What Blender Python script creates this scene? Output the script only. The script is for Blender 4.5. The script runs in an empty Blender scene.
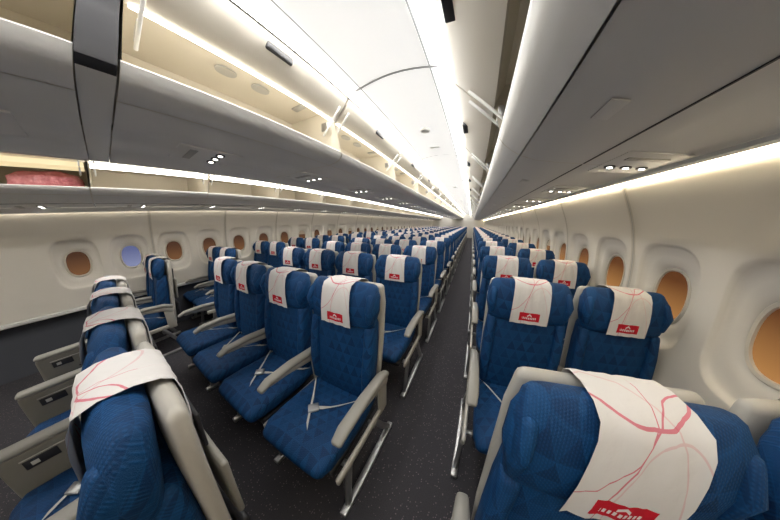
import bpy, bmesh, math, random
from mathutils import Vector, Matrix
from mathutils import noise as mn
random.seed(3)
scene=bpy.context.scene
try:
    scene.view_settings.view_transform='Standard'
    scene.view_settings.look='None'
    scene.view_settings.exposure=0.58
except Exception: pass

# ---------------- node helpers ----------------
def newmat(name,color=(.8,.8,.8),rough=.5,metal=0,emit=None,estr=0,spec=.5,coat=0):
    m=bpy.data.materials.new(name); m.use_nodes=True
    b=m.node_tree.nodes['Principled BSDF']
    b.inputs['Base Color'].default_value=(*color,1)
    b.inputs['Roughness'].default_value=rough
    b.inputs['Metallic'].default_value=metal
    b.inputs['Specular IOR Level'].default_value=spec
    b.inputs['Coat Weight'].default_value=coat
    if emit:
        b.inputs['Emission Color'].default_value=(*emit,1)
        b.inputs['Emission Strength'].default_value=estr
    return m
class G:
    def __init__(s,m): s.t=m.node_tree; s.b=s.t.nodes['Principled BSDF']
    def n(s,ty,**k):
        x=s.t.nodes.new(ty)
        for a,v in k.items(): setattr(x,a,v)
        return x
    def put(s,sock,v):
        if isinstance(v,(int,float)): sock.default_value=v
        elif isinstance(v,tuple): sock.default_value=v if len(v)!=3 or sock.type!='RGBA' else (*v,1)
        else: s.t.links.new(v,sock)
    def m(s,op,a,b=None,c=None):
        x=s.n('ShaderNodeMath',operation=op); s.put(x.inputs[0],a)
        if b is not None: s.put(x.inputs[1],b)
        if c is not None: s.put(x.inputs[2],c)
        return x.outputs[0]
    def mix(s,f,a,b):
        x=s.n('ShaderNodeMix',data_type='RGBA'); s.put(x.inputs[0],f); s.put(x.inputs[6],a); s.put(x.inputs[7],b); return x.outputs[2]
    def sep(s,v):
        x=s.n('ShaderNodeSeparateXYZ'); s.put(x.inputs[0],v); return x.outputs
    def comb(s,a,b,c):
        x=s.n('ShaderNodeCombineXYZ'); s.put(x.inputs[0],a);s.put(x.inputs[1],b);s.put(x.inputs[2],c); return x.outputs[0]
    def coord(s,o='Object'): return s.n('ShaderNodeTexCoord').outputs[o]
    def noise(s,v,sc,det=3):
        x=s.n('ShaderNodeTexNoise'); s.put(x.inputs['Vector'],v); x.inputs['Scale'].default_value=sc; x.inputs['Detail'].default_value=det; return x.outputs[0]
    def bump(s,h,st=.3,d=.002):
        x=s.n('ShaderNodeBump'); x.inputs['Strength'].default_value=st; x.inputs['Distance'].default_value=d
        s.put(x.inputs['Height'],h); s.t.links.new(x.outputs[0],s.b.inputs['Normal'])

fab=newmat('blue_quilted_fabric',rough=.62,spec=.28); g=G(fab)
o=g.sep(g.coord()); w=g.m('SUBTRACT',o[2],o[1])
S=.058
a=g.m('DIVIDE',w,S*.866); p=g.m('SUBTRACT',g.m('DIVIDE',o[0],S),g.m('MULTIPLY',a,.5))
ia=g.m('FLOOR',a); ip=g.m('FLOOR',p); fa=g.m('FRACT',a); fp=g.m('FRACT',p)
flag=g.m('GREATER_THAN',g.m('ADD',fa,fp),1.0)
wn=g.n('ShaderNodeTexWhiteNoise'); g.put(wn.inputs['Vector'],g.comb(ia,ip,flag)); tone=wn.outputs[0]
tone=g.m('ADD',g.m('MULTIPLY',tone,.30),g.m('MULTIPLY',flag,.32))
e1=g.m('ABSOLUTE',g.m('SUBTRACT',fa,.5)); e2=g.m('ABSOLUTE',g.m('SUBTRACT',fp,.5)); e3=g.m('ABSOLUTE',g.m('SUBTRACT',g.m('ADD',fa,fp),1.0))
line=g.m('MAXIMUM',g.m('GREATER_THAN',e1,.47),g.m('MAXIMUM',g.m('GREATER_THAN',e2,.47),g.m('LESS_THAN',e3,.03)))
wv=g.n('ShaderNodeTexWave'); g.put(wv.inputs['Vector'],g.coord()); wv.inputs['Scale'].default_value=60; wv.bands_direction='DIAGONAL'
wv2=g.n('ShaderNodeTexWave'); g.put(wv2.inputs['Vector'],g.coord()); wv2.inputs['Scale'].default_value=48; wv2.bands_direction='X'
weave=g.m('MULTIPLY',wv.outputs['Fac'],wv2.outputs['Fac'])
tone=g.m('ADD',tone,g.m('ADD',g.m('MULTIPLY',line,.22),g.m('MULTIPLY',weave,.5)))
g.put(g.b.inputs['Base Color'],g.mix(tone,(.0006,.020,.078),(.0045,.068,.205)))
fine=g.noise(g.coord(),600,2); g.bump(g.m('ADD',g.m('ADD',fine,weave),g.m('MULTIPLY',line,-2.0)),.5,.0018)

shell=newmat('beige_seat_shell',(.43,.41,.37),.38)
pad=newmat('armrest_pad',(.27,.26,.235),.38)
taupe=newmat('taupe_console',(.19,.18,.155),.42)
metal=newmat('brushed_aluminium',(.45,.45,.45),.35,.9)
belt=newmat('belt_webbing',(.52,.51,.48),.7)
dark=newmat('dark_plastic',(.02,.02,.024),.45)
bandm=newmat('joint_band_grey',(.035,.035,.04),.4)

cov=newmat('headrest_cover_cloth',rough=.75,spec=.2); g=G(cov)
uv=g.sep(g.coord('UV')); U,V=uv[0],uv[1]
def arc(cx,cy,sx,sy,r,wd):
    dx=g.m('MULTIPLY',g.m('SUBTRACT',U,cx),sx); dy=g.m('MULTIPLY',g.m('SUBTRACT',V,cy),sy)
    d=g.m('SQRT',g.m('ADD',g.m('MULTIPLY',dx,dx),g.m('MULTIPLY',dy,dy)))
    return g.m('LESS_THAN',g.m('ABSOLUTE',g.m('SUBTRACT',d,r)),wd)
A=[arc(1.05,-.05,1,1.2,.75,.006),arc(-.2,.62,1,1.6,.8,.005),arc(.5,1.15,1,1.3,.95,.009),arc(.1,-.3,1,1.0,.95,.006),arc(.75,.1,1,1.3,.38,.006)]
ln=A[0]
for q in A[1:3]: ln=g.m('MAXIMUM',ln,q)
pale=g.m('MAXIMUM',A[3],A[4])
base=g.mix(g.m('MULTIPLY',pale,.3),(.66,.64,.63),(.6,.12,.16))
front=g.m('LESS_THAN',V,.62)
base=g.mix(g.m('MULTIPLY',g.m('MULTIPLY',ln,.75),g.m('ADD',g.m('MULTIPLY',front,.75),.2)),base,(.56,.015,.08))
uu=g.m('ABSOLUTE',g.m('SUBTRACT',U,.5))
em=g.m('MULTIPLY',g.m('LESS_THAN',V,.125),g.m('MULTIPLY',g.m('GREATER_THAN',V,.035),g.m('LESS_THAN',uu,.27)))
base=g.mix(em,base,(.52,.010,.025))
txt=g.m('LESS_THAN',g.m('ABSOLUTE',g.m('SUBTRACT',V,.066)),.011)
txt=g.m('MULTIPLY',txt,g.m('MULTIPLY',g.m('LESS_THAN',uu,.19),g.m('GREATER_THAN',g.m('FRACT',g.m('MULTIPLY',U,22.0)),.42)))
ic=g.m('MULTIPLY',g.m('LESS_THAN',g.m('ABSOLUTE',g.m('SUBTRACT',g.m('ADD',V,g.m('MULTIPLY',uu,.35)),.108)),.008),g.m('LESS_THAN',uu,.06))
base=g.mix(g.m('MAXIMUM',txt,ic),base,(.8,.75,.75))
g.put(g.b.inputs['Base Color'],base); g.bump(g.noise(g.coord(),30,4),.4,.006)

carpet=newmat('speckled_carpet',rough=.85,spec=.2); g=G(carpet)
vo=g.n('ShaderNodeTexVoronoi'); g.put(vo.inputs['Vector'],g.coord()); vo.inputs['Scale'].default_value=75
sp=g.m('LESS_THAN',vo.outputs['Distance'],.24)
sp=g.m('MULTIPLY',sp,g.m('GREATER_THAN',g.sep(vo.outputs['Color'])[0],.6))
cc=g.mix(g.noise(g.coord(),220,2),(.020,.020,.025),(.070,.067,.075))
g.put(g.b.inputs['Base Color'],g.mix(sp,cc,(.18,.14,.155)))
g.bump(g.noise(g.coord(),400,2),.6,.004)

def soft(name,col,rough,emit=None,es=0):
    m=newmat(name,col,rough,emit=emit,estr=es); g=G(m); g.bump(g.noise(g.coord(),180,2),.06,.001); return m
sidewall=soft('sidewall_plastic',(.82,.785,.72),.45)
dado=soft('lower_wall_carpet',(.06,.065,.08),.9)
bin_out=soft('bin_grey_panel',(.80,.795,.765),.38)
lipm=soft('bin_lip_panel',(.80,.795,.77),.3)
bin_in=soft('bin_interior_beige',(.74,.69,.59),.5)
door_m=soft('bin_door_beige',(.64,.60,.52),.4)
trim=soft('white_trim',(.85,.85,.83),.35)
ceil_m=newmat('ceiling_panel_added_glow',(.86,.86,.86),.5,emit=(1,1,.99),estr=.36)  # glow added to plain panels to whiten them and brighten the cabin
ceil_s=newmat('ceiling_seam',(.40,.41,.41),.5)
strip_w=newmat('white_light_strip',(1,1,1),.5,emit=(1,.96,.88),estr=6)
strip_o=newmat('amber_light_strip',(.3,.27,.2),.5,emit=(1,.80,.46),estr=.55)
fill_strip=newmat('added_ceiling_fill_strip',(1,1,1),.5,emit=(1,.98,.94),estr=15)  # added emitter along the panel edges to light the cabin
strip_y=newmat('warm_light_strip',(1,1,1),.5,emit=(1,.85,.60),estr=12)
strip_z=newmat('dim_light_strip',(1,1,1),.5,emit=(1,.90,.74),estr=6)
lamp=newmat('reading_lamp',(1,1,1),.5,emit=(1,.95,.85),estr=5)
backw=soft('bulkhead_panel',(.6,.58,.54),.5)
roofm=newmat('roof_blocker_grey',(.3,.3,.3),.8)
bez=soft('window_bezel',(.66,.62,.54),.35)
shade=soft('window_shade',(.58,.50,.40),.5)
plate=newmat('placard_plate',(.45,.44,.41),.4)
def panemat(name,c1,c2,st):  # outside light put into the pane's emission, stronger towards the bottom
    m=newmat(name,(.03,.015,.01),.2,emit=(1,1,1),estr=st,spec=.25); g=G(m)
    z=g.sep(g.coord())[2]
    rr=g.n('ShaderNodeMapRange'); g.put(rr.inputs[0],z); rr.inputs[1].default_value=-.15; rr.inputs[2].default_value=.10
    g.put(g.b.inputs['Emission Color'],g.mix(rr.outputs[0],c1,c2)); return m
pane_r=panemat('amber_glow_pane',(.80,.38,.12),(.20,.07,.02),.36)
pane_l=panemat('brown_glow_pane',(.30,.14,.06),(.10,.045,.025),.38)
pane_b=panemat('bluish_glow_pane',(.30,.34,.55),(.14,.17,.36),.5)
pink=newmat('pink_plastic_wrap',(.62,.16,.19),.25,coat=.5); g=G(pink)
g.put(g.b.inputs['Base Color'],g.mix(g.noise(g.coord(),16,4),(.45,.02,.06),(.95,.45,.48))); g.bump(g.noise(g.coord(),14,4),.9,.03)

# ---------------- mesh helpers ----------------
def finish(bm,name,mats,loc=(0,0,0),smooth=True,angle=40):
    me=bpy.data.meshes.new(name); bm.normal_update(); bm.to_mesh(me); bm.free()
    for m in mats: me.materials.append(m)
    if smooth:
        for p in me.polygons: p.use_smooth=True
        try: me.set_sharp_from_angle(angle=math.radians(angle))
        except Exception: pass
    ob=bpy.data.objects.new(name,me); ob.location=loc
    scene.collection.objects.link(ob); return ob
def spow(v,e): return math.copysign(abs(v)**e,v)
def tube(bm,pts,ab,n,mat,ax=None,r=.02,N=20):
    pts=[Vector(p) for p in pts]; K=len(pts)
    T=[(pts[min(i+1,K-1)]-pts[max(i-1,0)]).normalized() for i in range(K)]
    secs=[]; steps=[0,30,60,82] if r>0 else []
    for s in reversed(steps):
        an=math.radians(s)
        if s: secs.append((pts[0]-T[0]*r*math.sin(an),T[0],ab[0][0]-r*(1-math.cos(an)),ab[0][1]-r*(1-math.cos(an))))
    for i in range(K): secs.append((pts[i],T[i],ab[i][0],ab[i][1]))
    for s in steps:
        an=math.radians(s)
        if s: secs.append((pts[-1]+T[-1]*r*math.sin(an),T[-1],ab[-1][0]-r*(1-math.cos(an)),ab[-1][1]-r*(1-math.cos(an))))
    rings=[]
    for c,t,a,b in secs:
        X=Vector(ax) if ax else (Vector((1,0,0)) if abs(t.x)<.9 else Vector((0,0,1)))
        X=(X-t*X.dot(t)).normalized(); Y=t.cross(X)
        a=max(a,.001);b=max(b,.001)
        rings.append([bm.verts.new(c+X*a*spow(math.cos(2*math.pi*k/N),2/n)+Y*b*spow(math.sin(2*math.pi*k/N),2/n)) for k in range(N)])
    fs=[]
    for i in range(len(rings)-1):
        for k in range(N):
            fs.append(bm.faces.new((rings[i][k],rings[i][(k+1)%N],rings[i+1][(k+1)%N],rings[i+1][k])))
    fs.append(bm.faces.new(list(reversed(rings[0])))); fs.append(bm.faces.new(rings[-1]))
    for f in fs: f.material_index=mat
def rbox(bm,c,s,mat,bev=.006,rot=None,seg=2):
    r=bmesh.ops.create_cube(bm,size=1)
    vs=r['verts']; bmesh.ops.scale(bm,vec=Vector(s),verts=vs)
    es=list({e for v in vs for e in v.link_edges})
    if bev>0:
        rr=bmesh.ops.bevel(bm,geom=es,offset=min(bev,min(s)*.45),segments=seg,affect='EDGES',profile=.5)
        vs=list({v for f in rr['faces'] for v in f.verts}|{v for v in vs if v.is_valid})
    M=Matrix.Translation(Vector(c))@(rot.to_4x4() if rot else Matrix.Identity(4))
    bmesh.ops.transform(bm,matrix=M,verts=vs)
    for f in {f for v in vs for f in v.link_faces}: f.material_index=mat
def ribbon(bm,pts,wvec,mat):
    w=Vector(wvec)/2; pr=None
    for p in pts:
        p=Vector(p); q=(bm.verts.new(p-w),bm.verts.new(p+w))
        if pr:
            f=bm.faces.new((pr[0],pr[1],q[1],q[0])); f.material_index=mat
        pr=q
def extr(bm,prof,y0,y1,mat,closed=False):
    A=[bm.verts.new((x,y0,z)) for x,z in prof]; B=[bm.verts.new((x,y1,z)) for x,z in prof]
    n=len(prof)
    for i in range(n if closed else n-1):
        j=(i+1)%n
        f=bm.faces.new((A[i],A[j],B[j],B[i])); f.material_index=mat
def cap(bm,prof,y,mat):
    f=bm.faces.new([bm.verts.new((x,y,z)) for x,z in prof]); f.material_index=mat

# ---------------- seat ----------------
def seat_mesh(left=True,right=False,solid=False,inset=0,name='passenger_seat'):
    """inset: +1 / -1 = this side stands against the curved sidewall (legs moved inboard)"""
    bm=bmesh.new(); uvl=bm.loops.layers.uv.new('UVMap')
    tube(bm,[(0,-.06,.36),(0,-.03,.6),(0,.0,.85),(0,.02,1.05),(0,.03,1.135)],[(.20,.026),(.222,.026),(.230,.026),(.231,.028),(.218,.026)],5,1,(1,0,0),.026,28)
    tube(bm,[(0,-.13,.44),(0,-.115,.55),(0,-.09,.7),(0,-.07,.85),(0,-.06,.95)],[(.200,.05),(.216,.062),(.222,.058),(.224,.054),(.220,.05)],4,0,(1,0,0),.03,28)
    for s in (-1,1):
        tube(bm,[(s*.190,-.145,.5),(s*.197,-.135,.65),(s*.200,-.108,.8),(s*.195,-.09,.92)],[(.028,.045),(.034,.048),(.033,.048),(.029,.042)],2.6,0,(1,0,0),.025,16)
    tube(bm,[(0,-.090,.965),(0,-.080,1.04),(0,-.060,1.12),(0,-.048,1.145)],[(.222,.048),(.240,.058),(.236,.056),(.222,.050)],3.4,0,(1,0,0),.038,36)
    for s in (-1,1):
        tube(bm,[(s*.205,-.105,.99),(s*.210,-.108,1.06),(s*.204,-.085,1.115)],[(.020,.03),(.026,.042),(.022,.034)],2.1,0,(1,0,0),.018,16)
    path=[(-.151,.940),(-.151,.98),(-.148,1.04),(-.137,1.10),(-.124,1.15),(-.106,1.180),(-.066,1.192),(-.01,1.190),(.035,1.178),(.058,1.160),(.064,1.12),(.060,1.05),(.054,1.0)]
    L=[0]
    for i in range(1,len(path)): L.append(L[-1]+math.dist(path[i],path[i-1]))
    M=12; rows=[]
    for (y,zz),l in zip(path,L):
        fr=l/L[-1]; wd=.096+.016*abs(fr-.5)
        rows.append([(bm.verts.new((-wd+2*wd*k/M,y+.003*math.sin(k*1.7+fr*9)-(.003 if k in(0,M) else 0),zz)),k/M,fr) for k in range(M+1)])
    for i in range(len(rows)-1):
        for k in range(M):
            q=[rows[i][k],rows[i][k+1],rows[i+1][k+1],rows[i+1][k]]
            f=bm.faces.new([v[0] for v in q]); f.material_index=2
            for lp,v in zip(f.loops,q): lp[uvl].uv=(v[1],v[2])
    tube(bm,[(0,-.10,.41),(0,-.25,.405),(0,-.42,.415),(0,-.54,.42),(0,-.57,.41)],[(.215,.055),(.226,.062),(.228,.064),(.222,.06),(.21,.05)],4,0,(1,0,0),.035,28)
    rbox(bm,(0,-.32,.325),(.43,.44,.05),6,.015)
    ribbon(bm,[(.215,-.16,.47),(.17,-.2,.482),(.10,-.27,.480),(.03,-.33,.479),(-.03,-.36,.480)],(.03,.038,0),4)
    ribbon(bm,[(-.215,-.16,.47),(-.17,-.21,.482),(-.10,-.30,.482),(-.03,-.40,.486),(.02,-.47,.489)],(.035,-.03,0),4)
    rbox(bm,(-.03,-.37,.487),(.06,.05,.016),3,.005,Matrix.Rotation(.8,3,'Z'))
    for side,on in ((-1,left),(1,right)):
        if not on: continue
        x=side*.265; xl=x
        if inset==side: x=side*.240; xl=side*.12
        if solid:
            tube(bm,[(x,-.06,.52),(x,-.3,.52),(x,-.56,.52)],[(.03,.125),(.03,.125),(.03,.12)],8,7,(1,0,0),.02,24)
            tube(bm,[(x,-.06,.65),(x,-.3,.655),(x,-.56,.65)],[(.034,.018)]*3,3,5,(1,0,0),.02,16)
            for s2 in (-1,1):
                rbox(bm,(x+s2*.031,-.45,.57),(.004,.11,.045),6,.002)
                rbox(bm,(x+s2*.034,-.47,.57),(.003,.025,.02),4,.001)
                rbox(bm,(x+s2*.031,-.28,.5),(.004,.2,.012),6,.001)
                rbox(bm,(x+s2*.031,-.30,.60),(.004,.42,.006),1,.001)
        else:
            tube(bm,[(x,-.055,.60),(x,-.12,.632),(x,-.3,.648),(x,-.46,.642),(x,-.51,.622)],[(.022,.02),(.027,.022),(.030,.020),(.030,.018),(.026,.014)],2.8,5,(1,0,0),.014,16)
            tube(bm,[(x,-.06,.55),(x,-.14,.595),(x,-.34,.62),(x,-.46,.618)],[(.016,.03),(.018,.03),(.018,.02),(.015,.01)],3,1,(1,0,0),.01,12)
        rbox(bm,(x,-.10,.46),(.024,.09,.26),1,.01)
        if inset!=side: rbox(bm,(x,-.33,.36),(.022,.46,.05),1,.01)
        tube(bm,[(xl,-.47,.34),(xl,-.50,.18),(xl,-.52,.03)],[(.014,.02)]*3,3,3,None,.005,10)
        tube(bm,[(xl,-.2,.34),(xl,-.1,.16),(xl,-.02,.03)],[(.014,.02)]*3,3,3,None,.005,10)
        rbox(bm,(xl,-.28,.016),(.04,.6,.032),3,.006)
    a0=-.12 if inset<0 else -.262; a1=.12 if inset>0 else .262
    for y in (-.2,-.45):
        tube(bm,[(a0,y,.30),(a1,y,.30)],[(.018,.018)]*2,2,3,None,0,12)
    rbox(bm,(0,.048,.78),(.38,.02,.24),5,.008,Matrix.Rotation(-.11,3,'X'))
    rbox(bm,(0,.016,.50),(.36,.03,.2),6,.01,Matrix.Rotation(-.11,3,'X'))
    rbox(bm,(0,.060,.97),(.22,.010,.12),6,.004,Matrix.Rotation(-.11,3,'X'))
    for v in bm.verts: v.co.z*=.962
    ob=finish(bm,name,[fab,shell,cov,metal,belt,pad,dark,taupe],angle=50)
    me=ob.data; bpy.data.objects.remove(ob); return me
M_mid=seat_mesh(True,False); M_end=seat_mesh(True,True)
W_r=seat_mesh(True,True,inset=1); W_l=seat_mesh(True,False,inset=-1)
S_mid=seat_mesh(True,False,True); S_end=seat_mesh(True,True,True)
def place(me,x,y):
    ob=bpy.data.objects.new('passenger_seat',me); ob.location=(x,y,0); scene.collection.objects.link(ob)
PIT=.850; YEND=19.5
COLS=[-.795,-.265,.265,.795]
k=0
while k*PIT<YEND-.5:
    y=k*PIT if k else -.030
    for i,x in enumerate(COLS):
        me=(S_end if i==3 else S_mid) if k==0 else (M_end if i==3 else M_mid)
        place(me,x-(.025 if k==0 else 0),y)
    k+=1
PX=1.822
for sgn in (1,-1):
    k=0
    while .42+k*PIT<YEND-.5:
        y=.42+k*PIT
        if sgn>0: place(M_mid,PX,y); place(W_r,PX+.526,y)
        else: place(W_l,-PX-.526,y); place(M_end,-PX,y)
        k+=1

# ---------------- shell ----------------
Y0=-3.0; Y1=20.0; HW=2.85
bm=bmesh.new(); rbox(bm,(0,(Y0+Y1)/2,-.03),(2*HW,Y1-Y0,.06),0,0); finish(bm,'floor',[carpet],smooth=False)
bm=bmesh.new(); rbox(bm,(0,(Y0+Y1)/2,2.60),(2*HW,Y1-Y0,.06),0,0); finish(bm,'roof_light_blocker',[roofm],smooth=False)  # unseen slab added overhead to block world light
for nm,y in (('wall_rear',Y1+.03),('wall_front',Y0-.03)):
    bm=bmesh.new(); rbox(bm,(0,y,1.3),(2*HW,.06,2.6),0,0); finish(bm,nm,[backw],smooth=False)

def wallx(z):
    pts=[(0,2.50),(.35,2.58),(.7,2.63),(1.13,2.640),(1.4,2.61),(1.6,2.555),(1.82,2.45)]
    for (a,xa),(b,xb) in zip(pts,pts[1:]):
        if z<=b: return xa+(xb-xa)*(z-a)/(b-a)
    return pts[-1][1]
def fx(z): return sum(wallx(max(0,min(1.82,z+d))) for d in (-.12,-.06,0,.06,.12))/5
CW=.533; HH=.345
WN=1
def make_wall(side,yw,name,ztop,par,TN,ZW,skip=None):
    global WN
    ZL,ZH=ZW-HH,ZW+HH
    bm=bmesh.new(); y=yw
    while y-CW>Y0+CW/2: y-=CW
    ys=[]
    while y<Y1-CW/2: ys.append(y); y+=CW
    if skip is not None: ys=[q for q in ys if q>skip]
    ca=math.atan2(HH,CW/2); N=56
    angs=sorted([2*math.pi*i/N for i in range(N)]+[ca,math.pi-ca,math.pi+ca,2*math.pi-ca])
    rings=[(.112,.160,2.4,.075),(.122,.172,2.4,.062),(.14,.195,2.6,.045),(.165,.235,2.9,.038),(.192,.280,3.2,.034),(.203,.294,3.4,.020),(.210,.302,3.6,.003),(.218,.310,3.8,0)]
    for yc in ys:
        R=[]
        for a,b,e,dp in rings:
            r=[]
            for t in angs:
                c,s=math.cos(t),math.sin(t)
                k=(abs(c/a)**e+abs(s/b)**e)**(-1/e)
                r.append(bm.verts.new((side*(fx(ZW+s*k)+dp),yc+c*k,ZW+s*k)))
            R.append(r)
        r=[]
        for t in angs:
            c,s=math.cos(t),math.sin(t); k=min((CW/2)/abs(c) if abs(c)>1e-6 else 9,HH/abs(s) if abs(s)>1e-6 else 9)
            r.append(bm.verts.new((side*fx(ZW+s*k),yc+c*k,ZW+s*k)))
        R.append(r); m=len(angs)
        for A,B in zip(R,R[1:]):
            for i in range(m): bm.faces.new((A[i],A[(i+1)%m],B[(i+1)%m],B[i]))
    ya,yb=Y0,Y1
    extr(bm,[(side*fx(z),z) for z in [ZH+(ztop-ZH)*i/8 for i in range(9)]],ya,yb,0)
    extr(bm,[(side*fx(z),z) for z in [.55+(ZL-.55)*i/3 for i in range(4)]],ya,yb,0)
    extr(bm,[(side*fx(z),z) for z in [ZL+(ZH-ZL)*i/8 for i in range(9)]],ya,ys[0]-CW/2,0)
    extr(bm,[(side*fx(z),z) for z in [ZL+(ZH-ZL)*i/8 for i in range(9)]],ys[-1]+CW/2,yb,0)
    extr(bm,[(side*fx(z),z) for z in [0,.2,.4,.55]],ya,yb,1)
    extr(bm,[(side*fx(.55),.55),(side*(fx(.55)-.015),.56),(side*(fx(.55)-.015),.59),(side*fx(.6),.60)],ya,yb,2)
    bmesh.ops.remove_doubles(bm,verts=bm.verts,dist=.0005)
    finish(bm,name,[sidewall,dado,trim],angle=50)
    bm=bmesh.new()
    zs=[.6+(ztop-.6)*i/20 for i in range(21)]
    for i,yc in enumerate(ys):
        if i%2==par: continue
        yj=yc+CW/2
        for dy,w,mi in ((-.012,.012,0),(.012,.012,0),(0,.008,1)):
            A=[bm.verts.new((side*(fx(z)-.006),yj+dy-w/2,z)) for z in zs]
            B=[bm.verts.new((side*(fx(z)-.006),yj+dy+w/2,z)) for z in zs]
            for k2 in range(20):
                f=bm.faces.new((A[k2],A[k2+1],B[k2+1],B[k2])); f.material_index=mi
    finish(bm,'trim_%d'%TN,[bez,plate],angle=60)
    def winmesh(pm,sh=None):
        bm=bmesh.new(); M=40
        def ring(a,b,dx):
            out=[]
            for i in range(M):
                t=2*math.pi*i/M; cc,ss=math.cos(t),math.sin(t); k=(abs(cc/a)**2.4+abs(ss/b)**2.4)**(-1/2.4)
                out.append(bm.verts.new((side*dx,cc*k,ss*k)))
            return out
        r0=ring(.104,.150,.0)
        if sh is None:
            f=bm.faces.new(r0); f.material_index=0
        else:
            i0=sh; i1=M//2-sh
            f=bm.faces.new(r0[i0:i1+1]); f.material_index=2
            f=bm.faces.new(r0[i1:]+r0[:i0+1]); f.material_index=0
        r1=ring(.107,.153,-.012); r2=ring(.118,.166,-.016); r3=ring(.13,.18,.0)
        for A,B in ((r0,r1),(r1,r2),(r2,r3)):
            for i in range(M):
                f=bm.faces.new((A[i],A[(i+1)%M],B[(i+1)%M],B[i])); f.material_index=1
        tmp=finish(bm,'tmp',[pm,bez,shade],angle=40); me=tmp.data; bpy.data.objects.remove(tmp); return me
    pm=pane_r if side>0 else pane_l
    var=[winmesh(pm),winmesh(pm,6),winmesh(pm),winmesh(pm,3)]; m2=winmesh(pane_b)
    for j,yc in enumerate(ys):
        if yc<-1.5: continue
        near=yc<2.6
        me=m2 if side<0 and abs(yc-(-.354+CW))<.05 else (var[0] if near else var[j%4])
        ob=bpy.data.objects.new('window_%d'%WN,me); WN+=1
        ob.location=(side*(fx(ZW)+.066),yc,ZW); scene.collection.objects.link(ob)
make_wall(1,.795,'wall_right',1.80,0,1,1.10)
make_wall(-1,-.354,'wall_left',1.80,0,2,1.13,skip=-.6)

# ---------------- ceilings ----------------
def ceiling_strip(xa,xb,name):
    bm=bmesh.new(); y=Y0
    xs=[xa+(xb-xa)*i/10 for i in range(11)]
    prof=[(x,2.355+.05*math.sin(math.pi*(x-xa)/(xb-xa))) for x in xs]
    y2=Y0+.9
    while y<Y1-.1:
        extr(bm,prof,y,y2-.018,0); extr(bm,[(x,z+.004) for x,z in prof],y2-.020,y2,1)
        y=y2; y2=min(y+1.6,Y1)
    for xx in (xa+.10,xb-.10):
        zz=2.355+.05*math.sin(math.pi*(xx-xa)/(xb-xa))
        extr(bm,[(xx-.004,zz-.003),(xx+.004,zz-.003)],Y0,Y1,1)
    for x0,x1 in ((xa-.005,xa+.045),(xb-.045,xb+.005)):
        extr(bm,[(x0,2.352),(x1,2.358)],Y0,Y1,2)  # added fill strips, one along each edge
    xm=(xa+xb)/2
    y=1.9
    while y<Y1:
        tube(bm,[(xm,y,2.405),(xm,y,2.385)],[(.05,.05)]*2,2,3,(1,0,0),.008,24); rbox(bm,(xm,y+.5,2.402),(.12,.05,.01),3,.004); y+=3.2
    finish(bm,name,[ceil_m,ceil_s,fill_strip,trim],angle=60)
ceiling_strip(.64,1.31,'aisle_ceiling_panel')
ceiling_strip(-1.31,-.64,'aisle_ceiling_panel')

# ---------------- bins ----------------
MOD=1.06
def bins(outer,inner,door,strip,ys,hinge,kind,lip=None):
    bm=bmesh.new(); y=ys
    while y<Y1-.05:
        y2=min(y+MOD,Y1-.02)
        extr(bm,outer,y+.003,y2-.003,0)
        if lip: extr(bm,lip,y+.004,y2-.004,9)
        extr(bm,inner,y,y2,1)
        for yy in (y+.008,y2-.008): cap(bm,inner,yy,1)
        A=[Vector((x,0,z)) for x,z in door]; off=[]
        for i,v in enumerate(A):
            t=(A[min(i+1,len(A)-1)]-A[max(i-1,0)]).normalized(); nn=Vector((-t.z,0,t.x))
            if nn.z<0: nn=-nn
            off.append(v+nn*.016)
        prof=[(v.x,v.z) for v in A]+[(v.x,v.z) for v in reversed(off)]
        extr(bm,prof,y+.010,y2-.010,2,closed=True); cap(bm,prof,y+.010,2); cap(bm,prof,y2-.010,2)
        hx,hz=hinge; sx=1 if door[-1][0]>hx else -1
        for yy in (y+.05,y2-.05):
            dx,dz=door[len(door)//2]
            tube(bm,[(hx-sx*.06,yy,hz-.11),(hx-sx*.01,yy,hz-.06),(dx,yy,dz-.012)],[(.009,.007)]*3,2.5,4,None,.004,10)
            rbox(bm,(hx-sx*.05,yy,hz-.05),(.06,.014,.06),3,.006)
        rbox(bm,(door[-1][0]-sx*.04,(y+y2)/2,door[-1][1]-.040),(.05,.15,.04),6,.008)
        if kind=='c':
            q=.28 if hx>0 else -.28
            for yy in (y+.42,y+.62):
                tube(bm,[(q,yy,2.302),(q,yy,2.296)],[(.035,.055)]*2,2.2,7,(1,0,0),0,20)
            rbox(bm,(q*1.07,y+.9,2.30),(.10,.05,.01),7,.003)
            rbox(bm,((.06 if hx>0 else -.06),(y+y2)/2,2.14),(.02,y2-y-.04,.012),4,.004)
        if kind=='s':
            q=1 if hx>0 else -1
            rbox(bm,(q*2.02,(y+y2)/2,1.8010),(.005,y2-y-.02,.004),6,0)
            rbox(bm,(q*1.84,(y+y2)/2,1.812),(.05,.11,.006),0,.003,Matrix.Rotation(q*.12,3,'Y'))
        if strip: extr(bm,strip,y+.02,y2-.02,8 if y<-.1 else 5)
        y=y2
    return bm
BM=[bin_out,bin_in,door_m,metal,trim,strip_w,dark,plate,strip_o,lipm]
parents=[]
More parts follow.
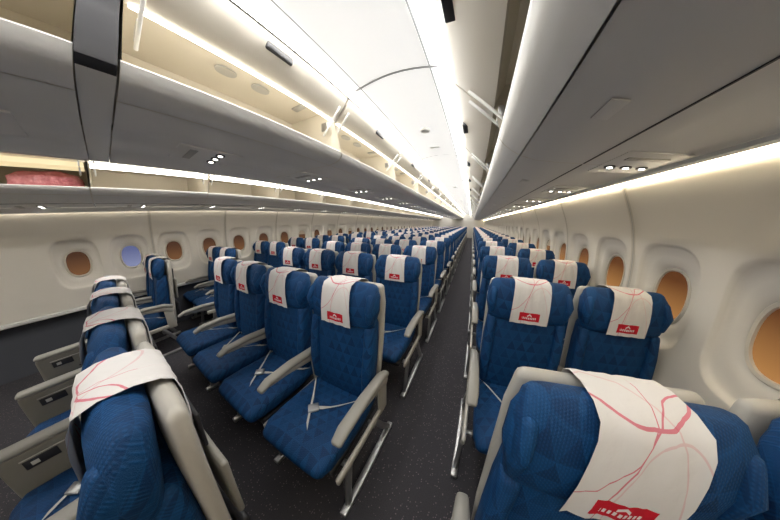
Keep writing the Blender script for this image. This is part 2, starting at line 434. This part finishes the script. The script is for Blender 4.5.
for s in (1,-1):
    outer=[(0,1.900),(s*.06,1.900),(s*.07,1.906),(s*.20,1.906),(s*.21,1.90),(s*.44,1.90)]
    lip=[(s*.446,1.90),(s*.50,1.907),(s*.54,1.922),(s*.56,1.945),(s*.565,1.97),(s*.555,1.98)]
    inner=[(s*.555,1.98),(s*.52,1.97),(s*.04,1.96),(s*.03,2.32),(s*.46,2.30),(s*.50,2.215)]
    door=[(s*.50,2.205),(s*.54,2.235),(s*.59,2.285),(s*.625,2.35)]
    strip=[(s*.475,2.235),(s*.495,2.200),(s*.510,2.204)]
    bm=bins(outer,inner,door,strip,.05,(s*.50,2.215),'c',lip)
    y=.05-.09
    extr(bm,outer,Y0,y,0); extr(bm,lip,Y0,y,9); extr(bm,inner,Y0,y,1); extr(bm,door,Y0,y,2); cap(bm,inner,y-.003,1)
    extr(bm,[(0,1.903),(s*.50,1.91),(s*.545,1.93)],y+.004,.048,0)
    extr(bm,strip,Y0,y-.02,8)
    ob=finish(bm,'overhead_bin',BM,angle=40); parents.append(ob)
bm=bmesh.new()
prof=[(-.57,1.95),(-.55,1.935),(.55,1.935),(.57,1.95),(.575,2.02),(.545,2.12),(.56,2.24),(.635,2.35),(-.635,2.35),(-.56,2.24),(-.545,2.12),(-.57,2.02)]
extr(bm,prof,-.038,.048,0,closed=True); cap(bm,prof,-.038,0); cap(bm,prof,.048,0)
band=finish(bm,'joint_band',[bandm],angle=40); band.parent=parents[0]
for s in (1,-1):
    outer=[(s*x,z) for x,z in [(2.53,1.81),(2.46,1.795),(2.42,1.793),(2.41,1.798),(2.12,1.805),(2.11,1.798),(1.9,1.808),(1.78,1.823),(1.70,1.850)]]
    lp=[(1.694,1.853),(1.65,1.882),(1.61,1.918),(1.585,1.955),(1.582,1.975),(1.592,1.982)] if s>0 else [(1.694,1.853),(1.66,1.868),(1.63,1.884),(1.612,1.900),(1.608,1.912),(1.615,1.918)]
    lip=[(s*x,z) for x,z in lp]
    inner=[(s*x,z) for x,z in [lp[-1],(1.65,1.90 if s<0 else 1.95),(1.75,1.86),(2.50,1.85),(2.50,2.24),(1.62,2.26),(1.56,2.14)]]
    door=[(s*x,z) for x,z in [(1.555,2.125),(1.50,2.165),(1.42,2.235),(1.335,2.325)]]
    strip=[(s*1.58,2.105),(s*1.545,2.08),(s*1.530,2.12)] if s<0 else None
    bm=bins(outer,inner,door,strip,-.08-2*MOD if s<0 else .15-3*MOD,(s*1.555,2.135),'s',lip)
    extr(bm,[(s*1.34,2.33),(s*1.30,2.36)],Y0,Y1,2)
    if s<0: extr(bm,[(-1.60,2.055),(-1.55,2.115)],Y0,-.1,8)
    parents.append(finish(bm,'overhead_bin',BM,angle=35))
for i,s in enumerate((1,-1)):
    bm=bmesh.new(); extr(bm,[(s*2.450,1.788),(s*2.472,1.758)],Y0,Y1-.02,0)
    ob=finish(bm,'cove_lamp',[strip_y if s>0 else strip_z]); ob.parent=parents[2+i]
    hl=1.778 if s>0 else 1.745
    bm=bmesh.new(); extr(bm,[(s*2.405,1.797),(s*2.405,hl),(s*2.43,hl-.005),(s*2.44,hl+.01)],Y0,Y1-.02,0); ob=finish(bm,'lip_trim',[trim],angle=30); ob.parent=parents[2+i]
bm=bmesh.new()
rbox(bm,(0,0,0),(.27,.34,.010),0,.004)
for dx in (-.08,0,.08):
    tube(bm,[(dx,0.05,-.002),(dx,.05,-.010)],[(.026,.026)]*2,2,1,(1,0,0),0,20)
    tube(bm,[(dx,0.05,-.0105),(dx,.05,-.013)],[(.013,.013)]*2,2,2,(1,0,0),0,20)
rbox(bm,(0,-.09,-.006),(.18,.04,.006),3,.002)
tmp=finish(bm,'tmp',[bin_out,dark,lamp,plate]); pm=tmp.data; bpy.data.objects.remove(tmp)
def psu(x,y,z,tilt,par):
    ob=bpy.data.objects.new('reading_light_unit',pm); ob.location=(x,y,z); ob.rotation_euler=(0,tilt,0); scene.collection.objects.link(ob); ob.parent=par
y=1.17-2*PIT
while y<Y1-1:
    psu(2.24,y,1.797,.02,parents[2]); psu(-2.24,y,1.797,-.02,parents[3])
    if abs(y+.15)>.25: psu(0,y+.15,1.903,0,parents[0])
    y+=PIT
bm=bmesh.new()
bmesh.ops.create_icosphere(bm,subdivisions=4,radius=1)
for v in bm.verts:
    p=v.co.copy(); e=.75
    q=Vector((spow(p.x,e)*.17,spow(p.y,e)*.24,spow(p.z,e)*.11))
    q*=1+.14*mn.noise(p*2.2)+.05*mn.noise(p*6); v.co=q
finish(bm,'wrapped_blanket_bag',[pink],loc=(-1.87,-.36,1.965),angle=80)

# ---------------- camera: mild wide-angle fisheye, as the real lens ----------------
yaw,pit=.428,.204
fw=Vector((-math.sin(yaw)*math.cos(pit),math.cos(yaw)*math.cos(pit),-math.sin(pit)))
rt=Vector((math.cos(yaw),math.sin(yaw),0)); up=rt.cross(fw)
cam=bpy.data.cameras.new('camera'); co=bpy.data.objects.new('camera',cam); scene.collection.objects.link(co)
M=Matrix((rt,up,-fw)).transposed().to_4x4(); M.translation=Vector((1.455,0,1.464)); co.matrix_world=M
cam.sensor_width=36; cam.sensor_height=24; cam.lens=183.1/780*36; cam.clip_start=.02; cam.clip_end=100
cam.type='PANO'
cam.panorama_type='FISHEYE_LENS_POLYNOMIAL'
cam.fisheye_fov=math.pi*1.2
cam.fisheye_polynomial_k0=0.0
cam.fisheye_polynomial_k1=-1.23328e-01
cam.fisheye_polynomial_k2=2.03278e-03
cam.fisheye_polynomial_k3=8.60612e-05
cam.fisheye_polynomial_k4=-2.85877e-06
scene.camera=co
w=bpy.data.worlds.new('world'); scene.world=w; w.use_nodes=True
w.node_tree.nodes['Background'].inputs[0].default_value=(.6,.65,.75,1); w.node_tree.nodes['Background'].inputs[1].default_value=.3
